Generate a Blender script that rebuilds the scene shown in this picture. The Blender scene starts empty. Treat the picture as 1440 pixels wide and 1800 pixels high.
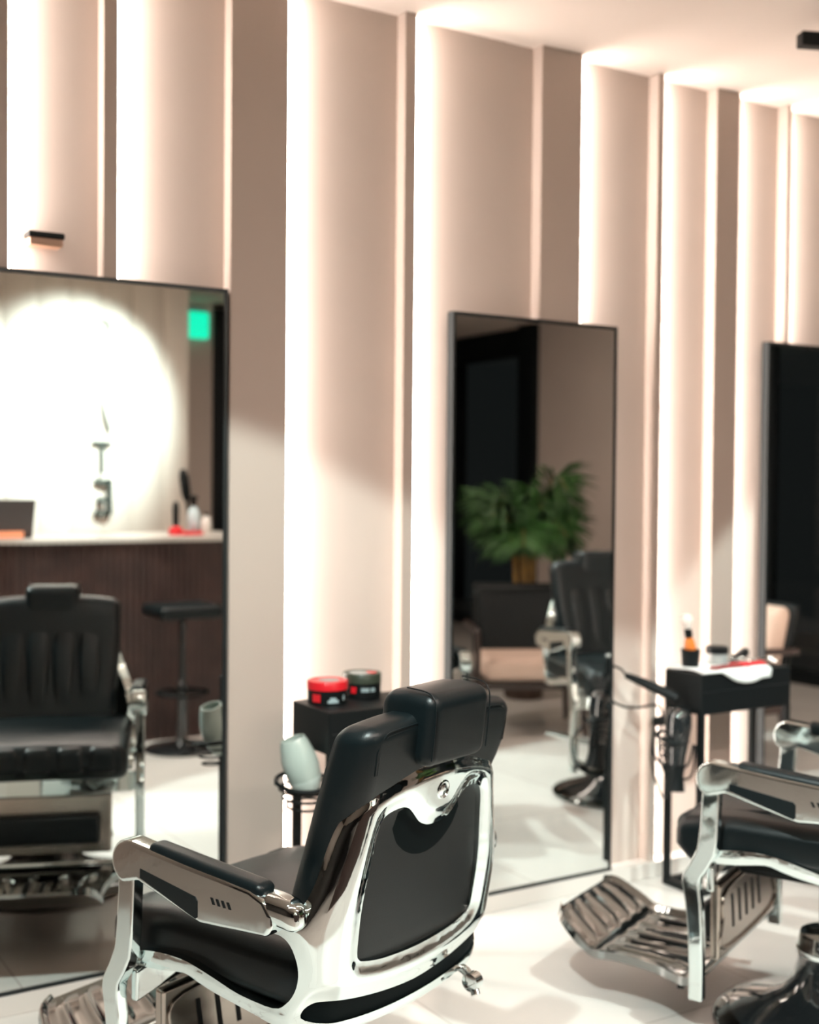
import bpy, bmesh, math, random
from mathutils import Vector, Matrix
from mathutils.geometry import delaunay_2d_cdt
random.seed(7)
scene = bpy.context.scene
COL = scene.collection
R = math.radians

# ------------------------------------------------------------------ camera, world, exposure, room lights
CAM_YAW, CAM_PITCH, CAM_ROLL = R(31.894), R(1.3506), R(0.4816)
CAM_POS = Vector((0, -3.3045, 1.4187))
cam_data = bpy.data.cameras.new('camera')
cam = bpy.data.objects.new('camera', cam_data); COL.objects.link(cam)
fw = Vector((math.sin(CAM_YAW)*math.cos(CAM_PITCH), math.cos(CAM_YAW)*math.cos(CAM_PITCH), -math.sin(CAM_PITCH)))
rt = Vector((math.cos(CAM_YAW), -math.sin(CAM_YAW), 0)); up = rt.cross(fw)
c_, s_ = math.cos(CAM_ROLL), math.sin(CAM_ROLL)
rt2 = c_*rt + s_*up; up2 = -s_*rt + c_*up
m = Matrix.Identity(4)
for i in range(3):
    m[i][0] = rt2[i]; m[i][1] = up2[i]; m[i][2] = -fw[i]; m[i][3] = CAM_POS[i]
cam.matrix_world = m
cam_data.sensor_fit = 'VERTICAL'; cam_data.sensor_height = 36; cam_data.sensor_width = 28.8
cam_data.lens = 2175.8/1800*36
cam_data.clip_start = 0.05
cam_data.dof.use_dof = True; cam_data.dof.focus_distance = 2.12; cam_data.dof.aperture_fstop = 2.6
scene.camera = cam

scene.view_settings.view_transform = 'Standard'; scene.view_settings.look = 'None'
scene.view_settings.gamma = 1; scene.view_settings.use_curve_mapping = False
scene.view_settings.exposure = 0.0
scene.cycles.max_bounces = 10; scene.cycles.glossy_bounces = 6; scene.cycles.diffuse_bounces = 5
scene.cycles.sample_clamp_indirect = 6.0
scene.cycles.caustics_reflective = False; scene.cycles.caustics_refractive = False

world = bpy.data.worlds.new('world'); scene.world = world; world.use_nodes = True
bg = world.node_tree.nodes['Background']
bg.inputs[0].default_value = (0.020, 0.022, 0.022, 1); bg.inputs[1].default_value = 0.5   # night outside the windows

CEIL = 2.885
WALL_Y = .055          # plaster face of the mirror wall; the mirror glass stands at y = 0

def spot(name, loc, target, power, size_deg, blend=.12, color=(1, 1, .97), radius=.03):
    l = bpy.data.lights.new(name, 'SPOT'); l.energy = power; l.spot_size = R(size_deg); l.spot_blend = blend
    l.color = color; l.shadow_soft_size = radius
    o = bpy.data.objects.new(name, l); COL.objects.link(o); o.location = loc
    d = Vector(target) - Vector(loc); o.rotation_euler = d.to_track_quat('-Z', 'Y').to_euler()
    return o
def area(name, loc, target, power, sx, sy, color):
    l = bpy.data.lights.new(name, 'AREA'); l.shape = 'RECTANGLE'; l.size = sx; l.size_y = sy
    l.energy = power; l.color = color
    o = bpy.data.objects.new(name, l); COL.objects.link(o); o.location = loc
    d = Vector(target) - Vector(loc); o.rotation_euler = d.to_track_quat('-Z', 'Y').to_euler()
    return o
COOL = (.84, 1.0, .965); WARM = (1.0, .84, .74)
# ceiling spotlights (their fixtures are built further down)
SPOTS = [((.40, -2.15, 2.66), (1.05, -.75, .35), 370, 66, COOL),
         ((2.10, -2.15, 2.66), (2.75, -1.0, 0), 270, 56, COOL),
         ((3.75, -2.10, 2.66), (4.3, -.6, .2), 270, 62, COOL),
         ((2.95, -4.15, 2.66), (2.62, -5.5, 1.95), 760, 66, COOL),
         ((1.75, -2.75, 2.66), (2.1, -2.5, 0), 190, 46, COOL)]
for i, (a, b, pw, ang, colr) in enumerate(SPOTS):
    spot('ceiling_spot_light', a, b, pw, ang, blend=1.0 if i == 3 else .12, color=colr)
# added fill lights under the ceiling: soft warm ambient for the room
area('added_fill_light', (1.5, -2.9, 2.74), (1.5, -2.9, 0), 95, 3.0, .12, WARM)
area('added_fill_light', (4.6, -3.6, 2.74), (4.6, -3.6, 0), 16, 2.4, .12, WARM)
LED_POWER = 42.0

# ------------------------------------------------------------------ materials
def mat(name, color, rough=.5, metal=0, bump=None, coat=0, spec=.5, var=None, emit=None, strength=0, trans=0):
    mt = bpy.data.materials.new(name); mt.use_nodes = True; nt = mt.node_tree; b = nt.nodes['Principled BSDF']
    b.inputs['Base Color'].default_value = (*color, 1); b.inputs['Roughness'].default_value = rough
    b.inputs['Metallic'].default_value = metal; b.inputs['Coat Weight'].default_value = coat
    b.inputs['Specular IOR Level'].default_value = spec
    b.inputs['Transmission Weight'].default_value = trans
    if emit: b.inputs['Emission Color'].default_value = (*emit, 1); b.inputs['Emission Strength'].default_value = strength
    tc = nt.nodes.new('ShaderNodeTexCoord')
    if bump:
        n = nt.nodes.new('ShaderNodeTexNoise'); n.inputs['Scale'].default_value = bump[0]; n.inputs['Detail'].default_value = 4
        bp = nt.nodes.new('ShaderNodeBump'); bp.inputs['Strength'].default_value = bump[1]; bp.inputs['Distance'].default_value = bump[2] if len(bump) > 2 else .01
        nt.links.new(tc.outputs['Object'], n.inputs['Vector']); nt.links.new(n.outputs[0], bp.inputs['Height'])
        nt.links.new(bp.outputs[0], b.inputs['Normal'])
    if var:
        n = nt.nodes.new('ShaderNodeTexNoise'); n.inputs['Scale'].default_value = var[0]; n.inputs['Detail'].default_value = 5
        cr = nt.nodes.new('ShaderNodeValToRGB'); cr.color_ramp.elements[0].position = .35; cr.color_ramp.elements[1].position = .65
        cr.color_ramp.elements[0].color = (*[c*(1-var[1]) for c in color], 1); cr.color_ramp.elements[1].color = (*[min(1, c*(1+var[1])) for c in color], 1)
        nt.links.new(tc.outputs['Object'], n.inputs['Vector']); nt.links.new(n.outputs[0], cr.inputs[0]); nt.links.new(cr.outputs[0], b.inputs['Base Color'])
    return mt
M_wall = mat('warm_plaster', (.52, .435, .385), .75, bump=(60, .05), var=(1.5, .03))
M_slat = mat('taupe_panel', (.47, .385, .335), .7, bump=(90, .04))
M_ceil = mat('ceiling_paint', (.66, .57, .51), .85, bump=(60, .03))
M_led = mat('led_diffuser', (1, .95, .9), .6, emit=(1, .90, .82), strength=LED_POWER)
M_frame = mat('black_metal_frame', (.008, .011, .012), .4, spec=.4)
M_mirror = mat('mirror_silver', (.86, .89, .875), .0, metal=1)
M_chrome = mat('polished_cast_chrome', (.72, .80, .80), .05, metal=1, bump=(9, .03, .02))
M_chrome2 = mat('chrome_tube', (.76, .82, .82), .04, metal=1)
M_leather = mat('black_leather', (.003, .006, .007), .36, bump=(420, .12, .002), spec=.26)
M_leather_flat = mat('black_vinyl_panel', (.003, .0065, .0075), .6, spec=.05, bump=(500, .05, .001))
M_blackgloss = mat('black_enamel', (.010, .012, .013), .09, coat=.6)
M_black = mat('black_matt', (.0035, .005, .0055), .5, spec=.18)
M_skirt = mat('white_skirting', (.60, .55, .51), .35)
M_fluted = mat('dark_fluted_wood', (.040, .019, .016), .5, var=(6, .3))
M_counter = mat('pale_countertop', (.55, .52, .48), .3)
M_towel = mat('white_towel', (.75, .76, .74), .95, bump=(300, .5, .004))
M_cup = mat('pale_green_glaze', (.40, .47, .43), .22, coat=.3)
M_red = mat('red_plastic', (.62, .012, .020), .3)
M_darkred = mat('dark_red_plastic', (.22, .02, .02), .35)
M_olive = mat('olive_lid', (.035, .045, .030), .35)
M_grey = mat('grey_plastic', (.30, .31, .30), .4)
M_label = mat('label_grey', (.33, .42, .44), .5)
M_orange = mat('amber_handle', (.62, .17, .03), .25)
M_bristle = mat('cream_bristle', (.80, .72, .66), .9, bump=(300, .6, .004))
M_beige = mat('beige_upholstery', (.60, .44, .36), .85, bump=(250, .2, .003))
M_darkwood = mat('dark_wood_frame', (.03, .018, .015), .4)
M_leaf = mat('palm_leaf', (.035, .10, .022), .5, var=(3, .4))
M_leaf2 = mat('light_palm_leaf', (.12, .24, .06), .5, var=(3, .4))
M_stem = mat('palm_stem', (.24, .13, .03), .6, var=(8, .3))
M_pot = mat('terracotta_pot', (.045, .025, .016), .7)
M_exit = mat('green_exit_sign', (.0, .5, .35), .4, emit=(0.0, .85, .50), strength=1.1)
M_lens = mat('lamp_lens', (1, 1, 1), .3, emit=(.92, 1, .98), strength=9)
M_chrome_dim = mat('chrome_dark_reflection', (.34, .37, .37), .06, metal=1)  # footrest chrome, dark room reflections put into its base colour
M_dkchrome = mat('black_chrome', (.10, .11, .11), .06, metal=1)
M_bronze = mat('bronze_plate', (.42, .37, .33), .22, metal=1)
M_screen = mat('laptop_lid', (.06, .045, .045), .3)
M_bottle = mat('clear_blue_plastic', (.55, .68, .72), .15)
M_letter = mat('letter_metal', (.03, .045, .04), .4)
M_backpanel = mat('ivory_fluted_wall', (.72, .65, .58), .8)
M_glow = mat('lit_notice', (.8, .35, .2), .5, emit=(1, .35, .18), strength=.7)

def floor_mat():
    mt = bpy.data.materials.new('pale_floor_tiles'); mt.use_nodes = True; nt = mt.node_tree; b = nt.nodes['Principled BSDF']
    tc = nt.nodes.new('ShaderNodeTexCoord')
    br = nt.nodes.new('ShaderNodeTexBrick'); br.offset = 0; br.squash = 1
    br.inputs['Scale'].default_value = 1; br.inputs['Brick Width'].default_value = .9; br.inputs['Row Height'].default_value = .9
    br.inputs['Mortar Size'].default_value = .0025; br.inputs['Mortar Smooth'].default_value = .2
    br.inputs['Color1'].default_value = (.64, .605, .57, 1); br.inputs['Color2'].default_value = (.60, .565, .53, 1); br.inputs['Mortar'].default_value = (.40, .35, .32, 1)
    n = nt.nodes.new('ShaderNodeTexNoise'); n.inputs['Scale'].default_value = 2.2; n.inputs['Detail'].default_value = 6
    mx = nt.nodes.new('ShaderNodeMixRGB'); mx.blend_type = 'MULTIPLY'; mx.inputs[0].default_value = .28
    cr = nt.nodes.new('ShaderNodeValToRGB'); cr.color_ramp.elements[0].color = (.72, .70, .68, 1); cr.color_ramp.elements[0].position = .3; cr.color_ramp.elements[1].position = .7
    nt.links.new(tc.outputs['Object'], br.inputs['Vector']); nt.links.new(tc.outputs['Object'], n.inputs['Vector'])
    nt.links.new(n.outputs[0], cr.inputs[0]); nt.links.new(br.outputs[0], mx.inputs[1]); nt.links.new(cr.outputs[0], mx.inputs[2])
    nt.links.new(mx.outputs[0], b.inputs['Base Color']); b.inputs['Roughness'].default_value = .26
    return mt
M_floor = floor_mat()
def glass_dark():
    mt = bpy.data.materials.new('night_window_glass'); mt.use_nodes = True; b = mt.node_tree.nodes['Principled BSDF']
    b.inputs['Base Color'].default_value = (.75, .8, .8, 1); b.inputs['Roughness'].default_value = .02
    b.inputs['Transmission Weight'].default_value = 1; b.inputs['IOR'].default_value = 1.45
    return mt
M_glass = glass_dark()

# ------------------------------------------------------------------ mesh helpers
def obj(name, bm, material, parent=None, bevel=0, seg=3, smooth=True, subsurf=0, angle=35, loc=None, rot=None):
    me = bpy.data.meshes.new(name)
    bmesh.ops.recalc_face_normals(bm, faces=bm.faces[:])
    if smooth:
        for f in bm.faces: f.smooth = True
    bm.to_mesh(me); bm.free()
    o = bpy.data.objects.new(name, me); COL.objects.link(o); me.materials.append(material)
    if smooth and not bevel and not subsurf: me.set_sharp_from_angle(angle=R(angle))
    if bevel:
        b = o.modifiers.new('bevel', 'BEVEL'); b.width = bevel; b.segments = seg; b.limit_method = 'ANGLE'; b.angle_limit = R(angle)
        b.harden_normals = False
        w = o.modifiers.new('wn', 'WEIGHTED_NORMAL'); w.keep_sharp = False; w.weight = 60
    if subsurf:
        s = o.modifiers.new('sub', 'SUBSURF'); s.levels = subsurf; s.render_levels = subsurf
    if parent: o.parent = parent
    if loc: o.location = loc
    if rot: o.rotation_euler = rot
    return o
def NB(): return bmesh.new()
def add_box(bm, x0, x1, y0, y1, z0, z1):
    v = [bm.verts.new(p) for p in ((x0,y0,z0),(x1,y0,z0),(x1,y1,z0),(x0,y1,z0),(x0,y0,z1),(x1,y0,z1),(x1,y1,z1),(x0,y1,z1))]
    for f in ((0,3,2,1),(4,5,6,7),(0,1,5,4),(1,2,6,5),(2,3,7,6),(3,0,4,7)): bm.faces.new([v[i] for i in f])
    return v
def box(name, x0, x1, y0, y1, z0, z1, material, parent=None, bevel=0, **k):
    bm = NB(); add_box(bm, x0, x1, y0, y1, z0, z1); return obj(name, bm, material, parent, bevel, smooth=bevel > 0, **k)
def rounded_box(bm, cx, cy, cz, hx, hy, hz, r, n=4, warp=None):
    """box with round edges of radius r, evenly gridded"""
    r = min(r, hx, hy, hz)
    def axis(h):
        out = [-h]
        for i in range(1, n+1): out.append(-h + r*(i/n))
        k = max(2, int((h-r)*2/.03))
        for i in range(1, k): out.append(-(h-r) + 2*(h-r)*i/k)
        for i in range(n+1): out.append(h-r + r*(i/n))
        return out
    ax = [axis(hx), axis(hy), axis(hz)]
    cache = {}
    H = (hx, hy, hz)
    def vert(p):
        key = tuple(round(a, 6) for a in p)
        if key in cache: return cache[key]
        inner = [max(-(H[i]-r), min(H[i]-r, p[i])) for i in range(3)]
        d = Vector([p[i]-inner[i] for i in range(3)])
        if d.length > 1e-9:
            # spherify within the corner region
            mxn = max(abs(a) for a in d)
            d = d.normalized()*mxn if mxn < r-1e-9 else d.normalized()*r
        q = Vector(inner)+d
        if warp: q = Vector(warp(q))
        cache[key] = bm.verts.new((q[0]+cx, q[1]+cy, q[2]+cz)); return cache[key]
    for a in range(3):
        b, c = (a+1) % 3, (a+2) % 3
        for sg in (-1, 1):
            for i in range(len(ax[b])-1):
                for j in range(len(ax[c])-1):
                    def P(bi, cj):
                        p = [0, 0, 0]; p[a] = sg*H[a]; p[b] = ax[b][bi]; p[c] = ax[c][cj]; return vert(p)
                    q = [P(i, j), P(i+1, j), P(i+1, j+1), P(i, j+1)]
                    if len(set(q)) == 4:
                        try: bm.faces.new(q if sg > 0 else q[::-1])
                        except ValueError: pass
def rbox(name, c, h, r, material, parent=None, warp=None, loc=None, rot=None, n=4):
    bm = NB(); rounded_box(bm, *c, *h, r, n, warp); return obj(name, bm, material, parent, angle=80, loc=loc, rot=rot)
def add_lathe(bm, prof, n=48, cx=0, cy=0, cz=0, M=None):
    rings = []
    for r_, z_ in prof:
        ring = []
        for i in range(n):
            a = 2*math.pi*i/n; p = Vector((cx+r_*math.cos(a), cy+r_*math.sin(a), cz+z_))
            if M: p = M @ p
            ring.append(bm.verts.new(p))
        rings.append(ring)
    for k in range(len(rings)-1):
        for i in range(n):
            bm.faces.new((rings[k][i], rings[k][(i+1) % n], rings[k+1][(i+1) % n], rings[k+1][i]))
    bm.faces.new(rings[0][::-1]); bm.faces.new(rings[-1])
def lathe(name, prof, material, parent=None, loc=None, rot=None, n=48, angle=35):
    bm = NB(); add_lathe(bm, prof, n); return obj(name, bm, material, parent, loc=loc, rot=rot, angle=angle)
def add_tube(bm, pts, r, n=10, closed=False):
    pts = [Vector(p) for p in pts]; rings = []; N = len(pts)
    up_ = Vector((0, 0, 1)); prev = None
    for i, p in enumerate(pts):
        if closed: t = (pts[(i+1) % N]-pts[i-1])
        else: t = pts[min(i+1, N-1)]-pts[max(i-1, 0)]
        t = t.normalized()
        if prev is None:
            a = up_ if abs(t.dot(up_)) < .9 else Vector((1, 0, 0)); x = t.cross(a).normalized()
        else: x = (prev - t*prev.dot(t)).normalized()
        prev = x; y = t.cross(x); rr = r[i] if isinstance(r, (list, tuple)) else r
        rings.append([bm.verts.new(p + rr*(math.cos(2*math.pi*j/n)*x + math.sin(2*math.pi*j/n)*y)) for j in range(n)])
    for i in range(N-1 if not closed else N):
        a, b = rings[i], rings[(i+1) % N]
        for j in range(n): bm.faces.new((a[j], a[(j+1) % n], b[(j+1) % n], b[j]))
    if not closed: bm.faces.new(rings[0][::-1]); bm.faces.new(rings[-1])
def tube(name, pts, r, material, parent=None, n=10, closed=False, **k):
    bm = NB(); add_tube(bm, pts, r, n, closed); return obj(name, bm, material, parent, angle=50, **k)
def catmull(P, k=8, closed=False):
    P = [Vector(p) for p in P]; out = []; N = len(P)
    for i in range(N if closed else N-1):
        g = (lambda j: P[j % N]) if closed else (lambda j: P[max(0, min(N-1, j))])
        a, b, c, d = g(i-1), g(i), g(i+1), g(i+2)
        for s in range(k):
            t = s/k
            out.append(.5*((2*b)+(c-a)*t+(2*a-5*b+4*c-d)*t*t+(3*b-a-3*c+d)*t**3))
    if not closed: out.append(P[-1])
    return out
def add_prism(bm, prof, u0, u1, axis=0):
    """closed profile in the (y, z) plane extruded along x"""
    def P(u, a, b): return (u, a, b) if axis == 0 else ((a, u, b) if axis == 1 else (a, b, u))
    A = [bm.verts.new(P(u0, a, b)) for a, b in prof]; B = [bm.verts.new(P(u1, a, b)) for a, b in prof]
    n = len(prof)
    for i in range(n): bm.faces.new((A[i], A[(i+1) % n], B[(i+1) % n], B[i]))
    bm.faces.new(A[::-1]); bm.faces.new(B)
def prism(name, prof, u0, u1, material, parent=None, bevel=.003, axis=0, **k):
    bm = NB(); add_prism(bm, prof, u0, u1, axis); return obj(name, bm, material, parent, bevel=bevel, **k)
def sm2(P, k=5, closed=True): return [(q[0], q[1]) for q in catmull([(a, b, 0) for a, b in P], k, closed)]
def thing(name, label, cat, loc=(0, 0, 0), rotz=0, group=None):
    o = bpy.data.objects.new(name, None); COL.objects.link(o); o.empty_display_size = .1
    o.location = loc; o.rotation_euler = (0, 0, rotz); o['label'] = label; o['category'] = cat
    if group: o['group'] = group
    return o
def tag(o, label, cat, group=None):
    o['label'] = label; o['category'] = cat
    if group: o['group'] = group
    return o
def struct(o): o['kind'] = 'structure'; return o
def lerp_tab(z, T):
    if z <= T[0][0]: return T[0][1]
    for (a, b), (c, d) in zip(T, T[1:]):
        if z <= c: return b+(d-b)*(z-a)/(c-a)
    return T[-1][1]

# ------------------------------------------------------------------ room shell
struct(box('floor', -3, 8.6, -9.2, .20, -.1, 0, M_floor))
struct(box('ceiling', -3, 8.6, -9.2, .20, CEIL, CEIL+.1, M_ceil))
struct(box('wall_north', -3, 8.6, WALL_Y, .20, 0, CEIL, M_wall))
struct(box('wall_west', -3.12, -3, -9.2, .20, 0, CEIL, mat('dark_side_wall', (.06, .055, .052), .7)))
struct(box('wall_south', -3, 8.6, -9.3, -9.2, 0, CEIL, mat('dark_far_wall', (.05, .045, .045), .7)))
struct(box('baseboard_north', -3, 7.0, -.003, WALL_Y, 0, .055, M_skirt, bevel=.002))

# raised slat panels with a led strip down the right flank
SLATS = [(.33, .805), (1.053, 1.092), (1.419, 1.597), (1.992, 2.033), (2.518, 2.690), (3.031, 3.060),
         (3.316, 3.434), (3.689, 3.708), (4.16, 4.33), (4.70, 4.735), (5.20, 5.37), (5.75, 5.785)]
for i, (a, b) in enumerate(SLATS):
    a *= 1.02; b *= 1.02
    s = struct(box('trim_%d' % (i+1), a, b, .006, WALL_Y, .055, CEIL-.001, M_slat))
    led = box('led_strip', b-.001, b+.003, WALL_Y-.046, WALL_Y-.004, .06, CEIL-.012, M_led, s)
    led['label'] = 'glowing led strip along the right flank'

# east side: plastered pier between tall night windows
struct(box('wall_east', 7.0, 7.3, -5.75, -4.55, 0, CEIL, M_wall))
def window_bay(n, y0, y1, x=7.05, mull=3):
    fr = NB(); add_box(fr, x, x+.08, y0, y1, 2.62, CEIL); add_box(fr, x, x+.08, y0, y1, 0, .10)
    for k in range(mull+1):
        yy = y0+(y1-y0)*k/mull; add_box(fr, x, x+.08, max(y0, yy-.03), min(y1, yy+.03), .1, 2.62)
    w = struct(obj('window_%d' % n, fr, M_black, bevel=.003))
    pane = box('window_pane', x+.03, x+.04, y0, y1, .1, 2.62, M_glass, w)
    return w
window_bay(1, -4.55, -.01, mull=3)
window_bay(2, -9.19, -5.75, mull=2)
struct(box('trim_20', 6.93, 7.06, -5.95, -5.72, 0, CEIL, M_black))      # black column beside the pier

# partition behind the reception desk, softly fluted panels
def partition():
    bm = NB(); x0, x1 = 1.2, 3.50; N = 240; pts = []
    for i in range(N+1):
        x = x0+(x1-x0)*i/N
        ph = ((x-1.2) % .235)/.235
        pts.append((x, -5.5 + .035*abs(math.sin(math.pi*ph))**.6))
    prof = pts+[(x1, -5.62), (x0, -5.62)]
    add_prism(bm, prof, 0, CEIL, axis=2)
    return struct(obj('wall_partition', bm, M_backpanel, angle=30))
partition().name = 'wall_reception'
struct(box('wall_corner', 3.50, 4.02, -6.35, -6.25, 0, CEIL, M_wall))
struct(box('door_1', 4.02, 4.75, -6.33, -6.2, 0, CEIL-.05, M_black, bevel=.004))
struct(box('wall_corner_side', 4.75, 4.87, -9.2, -6.2, 0, CEIL, M_wall)).name = 'wall_passage'

# ------------------------------------------------------------------ wall mirrors
def mirror(x0, x1, label):
    t = thing('wall_mirror', label, 'mirror', (x0, .030, .056), 0)
    w = x1-x0; h = 1.914; d = .033
    bm = NB(); f = .012
    add_box(bm, 0, f, -d, 0, 0, h); add_box(bm, w-f, w, -d, 0, 0, h)
    add_box(bm, f, w-f, -d, 0, 0, f); add_box(bm, f, w-f, -d, 0, h-f, h)
    obj('frame', bm, M_frame, t, bevel=.0015, smooth=True)
    box('mirror_glass', f, w-f, -.030, -.012, f, h-f, M_mirror, t)
    return t
mirror(.741, 1.437, 'black framed tall mirror at the left, reflecting the reception desk')
mirror(2.213, 2.906, 'middle black framed tall mirror reflecting the palm and beige armchair')
mirror(3.663, 4.356, 'black framed tall mirror cut by the right edge of the picture')

# ------------------------------------------------------------------ barber chair
A_T = [(.30, .27), (.42, .30), (.5, .315), (.58, .315), (.65, .30), (.72, .27), (.78, .245), (.85, .225), (.95, .22)]
R_T = [(.30, .10), (.55, .10), (.7, .07), (.85, .05)]
def smooth_tab(z, T, w=.03): return sum(lerp_tab(z+d*w, T) for d in (-1, -.5, 0, .5, 1))/5
def vback(z): return -.30-.15*(z-.8)
def shell_pt(sig, z, off=0):
    """sig: length along the U-shaped plan, off: inward offset"""
    a = smooth_tab(z, A_T)-off; r = max(.015, smooth_tab(z, R_T)-off); sg = 1 if sig >= 0 else -1; q = abs(sig)
    v0 = vback(z)+off
    if q <= .22:
        t = q/.22; return Vector((sg*t*(a-r), v0+.012*t*t, z))
    v0 += .012
    if q <= .37:
        th = (q-.22)/.15*math.pi/2; return Vector((sg*(a-r+r*math.sin(th)), v0+r*(1-math.cos(th)), z))
    return Vector((sg*a, v0+r+(q-.37), z))
def t2s(t):
    return t*.22 if t <= 1 else (.22+(t-1)*.3 if t <= 1.5 else .37+(t-1.5))
def in_poly(x, y, P):
    c = False; n = len(P); j = n-1
    for i in range(n):
        if (P[i][1] > y) != (P[j][1] > y) and x < (P[j][0]-P[i][0])*(y-P[i][1])/(P[j][1]-P[i][1])+P[i][0]: c = not c
        j = i
    return c
def resample(P, d):
    out = []
    for i in range(len(P)):
        a = Vector(P[i]); b = Vector(P[(i+1) % len(P)]); n = max(1, int((b-a).length/d))
        for k in range(n): out.append(tuple(a.lerp(b, k/n)))
    return out
def sheet(outer, holes, d, mapf, thick, off0=0, bulge=0, rim=.03):
    """closed solid sheet over a flat outline, mapped on to the curved plan"""
    loops = [resample(outer, d)]+[resample(h, d) for h in holes]
    vs = []; es = []
    for L in loops:
        b = len(vs); vs += [Vector(p) for p in L]; es += [(b+i, b+(i+1) % len(L)) for i in range(len(L))]
    xs = [p[0] for p in outer]; zs = [p[1] for p in outer]
    bnd = [v.copy() for v in vs]
    x = min(xs); row = 0
    z = min(zs)
    while z < max(zs):
        x = min(xs)+(d*.5 if row % 2 else 0)
        while x < max(xs):
            if in_poly(x, z, loops[0]) and not any(in_poly(x, z, L) for L in loops[1:]):
                if min((b.x-x)**2+(b.y-z)**2 for b in bnd) > (d*.6)**2: vs.append(Vector((x, z)))
            x += d
        z += d*.87; row += 1
    ov, oe, of, *_ = delaunay_2d_cdt(vs, es, [], 0, 1e-6)
    def puff(p):
        if not bulge: return 0
        dd = min((b.x-p.x)**2+(b.y-p.y)**2 for b in bnd)**.5; q = min(1, dd/rim)
        return bulge*q*q*(3-2*q)
    bm = NB(); front = [bm.verts.new(mapf(p.x, p.y, off0-puff(p))) for p in ov]; back = [bm.verts.new(mapf(p.x, p.y, off0+thick)) for p in ov]
    cnt = {}
    for f in of:
        cx = sum(ov[i].x for i in f)/3; cy = sum(ov[i].y for i in f)/3
        if in_poly(cx, cy, loops[0]) and not any(in_poly(cx, cy, L) for L in loops[1:]):
            bm.faces.new([front[i] for i in f]); bm.faces.new([back[i] for i in f][::-1])
            for k in range(3):
                e = (f[k], f[(k+1) % 3])
                if (e[1], e[0]) in cnt: del cnt[(e[1], e[0])]
                else: cnt[e] = 1
    for a, b in cnt: bm.faces.new((front[b], front[a], back[a], back[b]))
    for v in [v for v in bm.verts if not v.link_faces]: bm.verts.remove(v)
    return bm

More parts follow.
